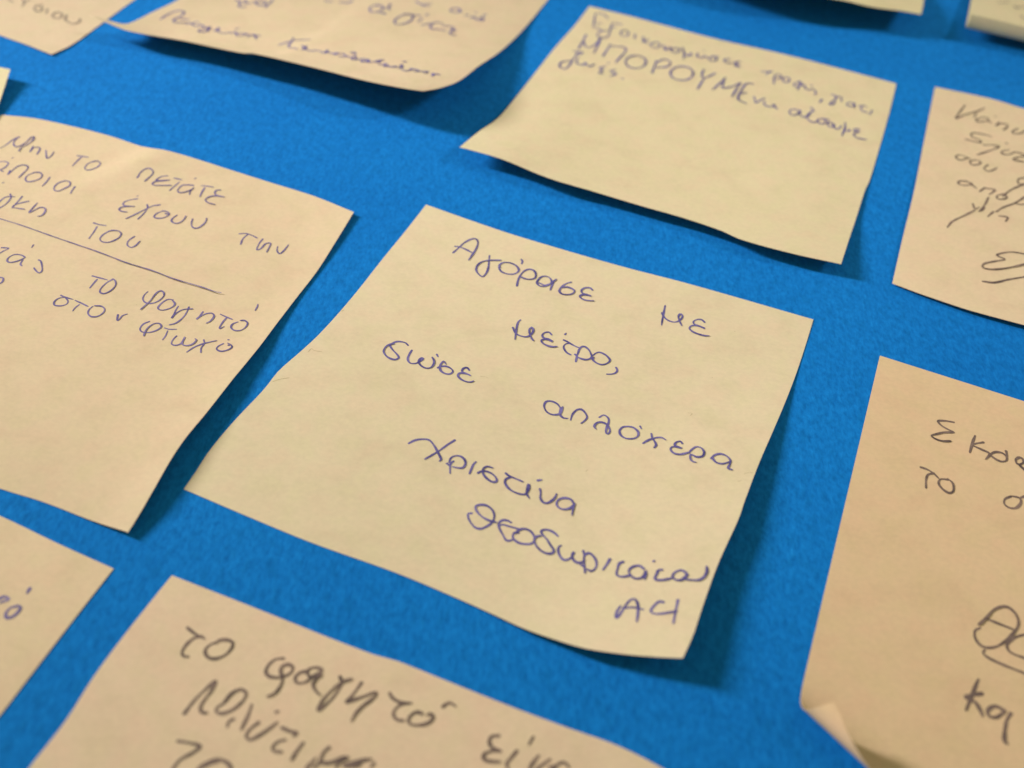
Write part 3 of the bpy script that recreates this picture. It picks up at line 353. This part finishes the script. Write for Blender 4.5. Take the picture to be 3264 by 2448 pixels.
   ('handwritten_word', 'blue', 0.42, 'handwritten blue signature, first word', [[(224,3686),(207,3500),(204,3357),(236,3265),(305,3245),(350,3308),(378,3446),(376,3588),(426,3643),(496,3621),(561,3554)],[(430,3481),(532,3428)],[(594,3607),(606,3541),(667,3579)],[(688,3458),(649,3487),(671,3565),(721,3617),(774,3612),(771,3544),(843,3582),(881,3662),(870,3744),(894,3812),(959,3798),(979,3720),(941,3581),(921,3635),(1001,3750)],[(1050,3693),(1080,3624),(1062,3580),(1030,3577),(1094,3638),(1074,3715)],[(1107,3710),(1220,3763),(1255,3736),(1284,3697),(1331,3715)],[(1281,3542),(1303,3481)],[(1323,3641),(1384,3710),(1440,3782),(1501,3732),(1527,3661)],[(1383,3672),(1471,3650),(1547,3651)],[(1580,3763),(1583,3672),(1614,3637),(1669,3706),(1727,3794)],[(1611,3678),(1708,3636)]]),
   ('handwritten_word', 'blue', 0.42, 'handwritten blue signature, second word', [[(2140,3524),(2192,3690),(2240,3878),(2309,3929),(2432,3984)],[(2096,3860),(2133,3760),(2175,3646),(2249,3576),(2406,3555)],[(2409,3817),(2480,3871),(2504,3985),(2522,3922),(2474,3804)],[(2445,3835),(2526,3974)],[(2553,3960),(2651,3980),(2653,3908),(2661,3957)],[(2660,3922),(2746,3929),(2808,3966),(2812,3840),(2842,3946),(2830,3989)],[(2852,3923),(2933,3930),(2971,3874),(2983,3965),(2941,3926),(2999,3910)],[(2992,3897),(3044,3867),(3117,3930),(3171,3951),(3225,3973)],[(3063,3996),(3144,3984)],[(3126,3787),(3163,3749),(3197,3799),(3169,3832)],[(3244,3876),(3229,3936),(3268,4036),(3301,4017),(3270,3930)],[(3310,4012),(3356,3950),(3431,3925),(3454,4015),(3418,4054),(3389,4018),(3516,4030)],[(3331,3970),(3440,3925),(3482,3987),(3412,4046)],[(3473,3992),(3538,3988),(3567,3937),(3583,3877),(3621,3922),(3611,3980),(3570,3918),(3609,3862),(3644,3842)],[(3661,4036),(3703,4010),(3726,3945),(3740,4039),(3766,4069),(3783,4037)],[(3760,3993),(3827,4038),(3883,4021),(3889,3967),(3841,4023)],[(3944,4037),(3950,3983),(3915,3886),(3981,3981),(3945,3985)],[(3990,4044),(4062,4086),(4102,4040),(4120,3970),(4065,3984),(4159,3966),(4207,4006),(4179,4054)],[(4213,4020),(4269,3991),(4323,3980),(4331,4042),(4293,4044)],[(3895,3781),(3926,3741)],[(4408,4020),(4433,4108)],[(4443,4119),(4422,4030)],[(4436,4039),(4468,4024),(4507,4038)]]),
   ('handwritten_word', 'blue', 0.42, 'handwritten Greek words "θα γίνει"', [[(2619,1788),(2553,1887),(2567,2034),(2641,2127),(2709,2068),(2725,1905),(2671,1834),(2599,1885)],[(2750,1891),(2779,1832),(2752,1688),(2772,1814),(2840,1929)],[(2729,2079),(2795,2088),(2859,2110)],[(2800,2063),(2841,2093)],[(3168,1943),(3081,1993),(3054,2189),(3081,2334),(3144,2403),(3225,2342),(3265,2181),(3237,2016),(3181,1936),(3073,1975)],[(3197,1936),(3315,1904)],[(3378,2002),(3373,2163)],[(3371,1851),(3395,1795)],[(3371,1830),(3396,1824)],[(3468,2246),(3522,2168),(3582,2086),(3622,2031),(3714,2031)],[(3597,2123),(3596,2239),(3676,2322),(3753,2284),(3855,2292)],[(3746,2112),(3813,2086),(3889,2086),(3917,2138),(3900,2194),(3976,2195),(3929,2270),(3954,2373),(4045,2398)]]),
   ('handwritten_word', 'blue', 0.42, 'handwritten Greek word "από" in the distance', [[(3753,1435),(3758,1484),(3739,1527),(3702,1550),(3659,1545),(3627,1513),(3617,1466),(3631,1420),(3666,1392),(3709,1391),(3744,1418),(3759,1463)],[(3727,1408),(3799,1513)],[(3888,1581),(3926,1519)],[(3980,1621),(4012,1563),(4089,1646)],[(3968,1404),(4002,1414)],[(4025,1597),(4121,1649),(4177,1640),(4153,1530),(4095,1560),(4146,1595)],[(4145,1405),(4121,1465)]]),
   ('handwritten_word', 'blue', 0.45, 'lower halves of handwritten words cut off by the photo edge', [[(3043,1439),(3169,1497),(3282,1400)],[(3204,1532),(3292,1501)],[(1841,1989),(1965,1996)],[(2068,1955),(2170,1914),(2203,1806)],[(681,2491),(801,2554),(833,2678),(892,2715),(941,2661)],[(820,2427),(862,2546),(949,2526)],[(945,2441),(1047,2538),(1126,2540),(1118,2420),(1035,2385),(999,2470)],[(1167,2294),(1201,2597)]]),
  ]),
 dict(tint=(0.79, 0.7, 0.48), label='blank strip of a raised sticky note at the top edge above the capitals',
  top=[(38.07, 326.75, 0.12), (111.48, 307.08, 0.12)],
  right=[(111.48, 307.08, 0.12), (100.61, 266.51, 1.00), (95.86, 246.99, 4.40), (92.85, 237.53, 5.20)],
  bottom=[(19.44, 257.20, 8.20), (50.30, 241.10, 7.20), (73.10, 238.12, 6.80), (80.18, 236.69, 6.40), (87.60, 237.65, 5.60), (92.85, 237.53, 5.20)],
  left=[(38.07, 326.75, 0.12), (27.20, 286.18, 1.00), (19.44, 257.20, 8.20)],
  words=[
  ]),
 dict(tint=(0.77, 0.68, 0.48), label='sticky note in the top right corner with its bottom edge rolled upwards',
  roll={'o': (128.4, 305.8), 'a': -19.0, 'fp': (0, 72.2), 'fn': (0, 1.0), 'L': 3.7, 'turn': 112, 'p': 0.28, 'lift': 2.6, 'lv': (15, 72)},
  words=[
   ('handwritten_word', 'grey', 0.5, 'blurred end of handwritten words cut off by the photo edge', [[(1060,2476),(1314,2348)],[(1418,2441),(1480,2541),(1514,2455),(1639,2392)],[(1564,2820),(1656,2938)]]),
  ]),
 dict(tint=(0.8, 0.72, 0.5), label='tiny blank corner of a sticky note at the left edge, above the big left note',
  top=[(-185.95, 199.22, 0.15), (-148.78, 191.32, 1.50), (-111.61, 183.42, 2.40)],
  right=[(-111.61, 183.42, 2.40), (-109.79, 171.56, 1.00), (-107.97, 159.70, 0.30), (-100.06, 108.30, 0.15)],
  bottom=[(-174.40, 124.11, 0.15), (-100.06, 108.30, 0.15)],
  left=[(-185.95, 199.22, 0.15), (-174.40, 124.11, 0.15)],
  words=[
  ]),
]
MATS = {}
for nt_ in NOTES:
    if 'roll' in nt_: G = sheet_rolled(**nt_['roll'])
    else: G = sheet_from_edges(nt_['top'], nt_['right'], nt_['bottom'], nt_['left'])
    for (cu, cv, su, sv, h, tilt) in nt_.get('dents', []):       # slight creases: one-sided ridges
        jj, ii = np.meshgrid(np.arange(NG), np.arange(NG), indexing='ij')
        a = math.radians(tilt); x = (ii-cu)*math.cos(a)+(jj-cv)*math.sin(a); y = -(ii-cu)*math.sin(a)+(jj-cv)*math.cos(a)
        prof = np.where(x > 0, np.minimum(x/su, 1)*np.exp(-np.maximum(x-su, 0)/(su*1.6)), 0)
        G[..., 2] += h*prof*np.exp(-(y/sv)**2)
    origin = G[0, 0].copy(); origin[2] = 0
    mat = paper_material('note_paper', nt_['tint'])
    note, n = make_note(G, origin, mat, nt_['label'])
    for name, ink, width, label, strokes in nt_['words']:
        make_word(name, note, origin, G, n, strokes, INK[ink], width, label)
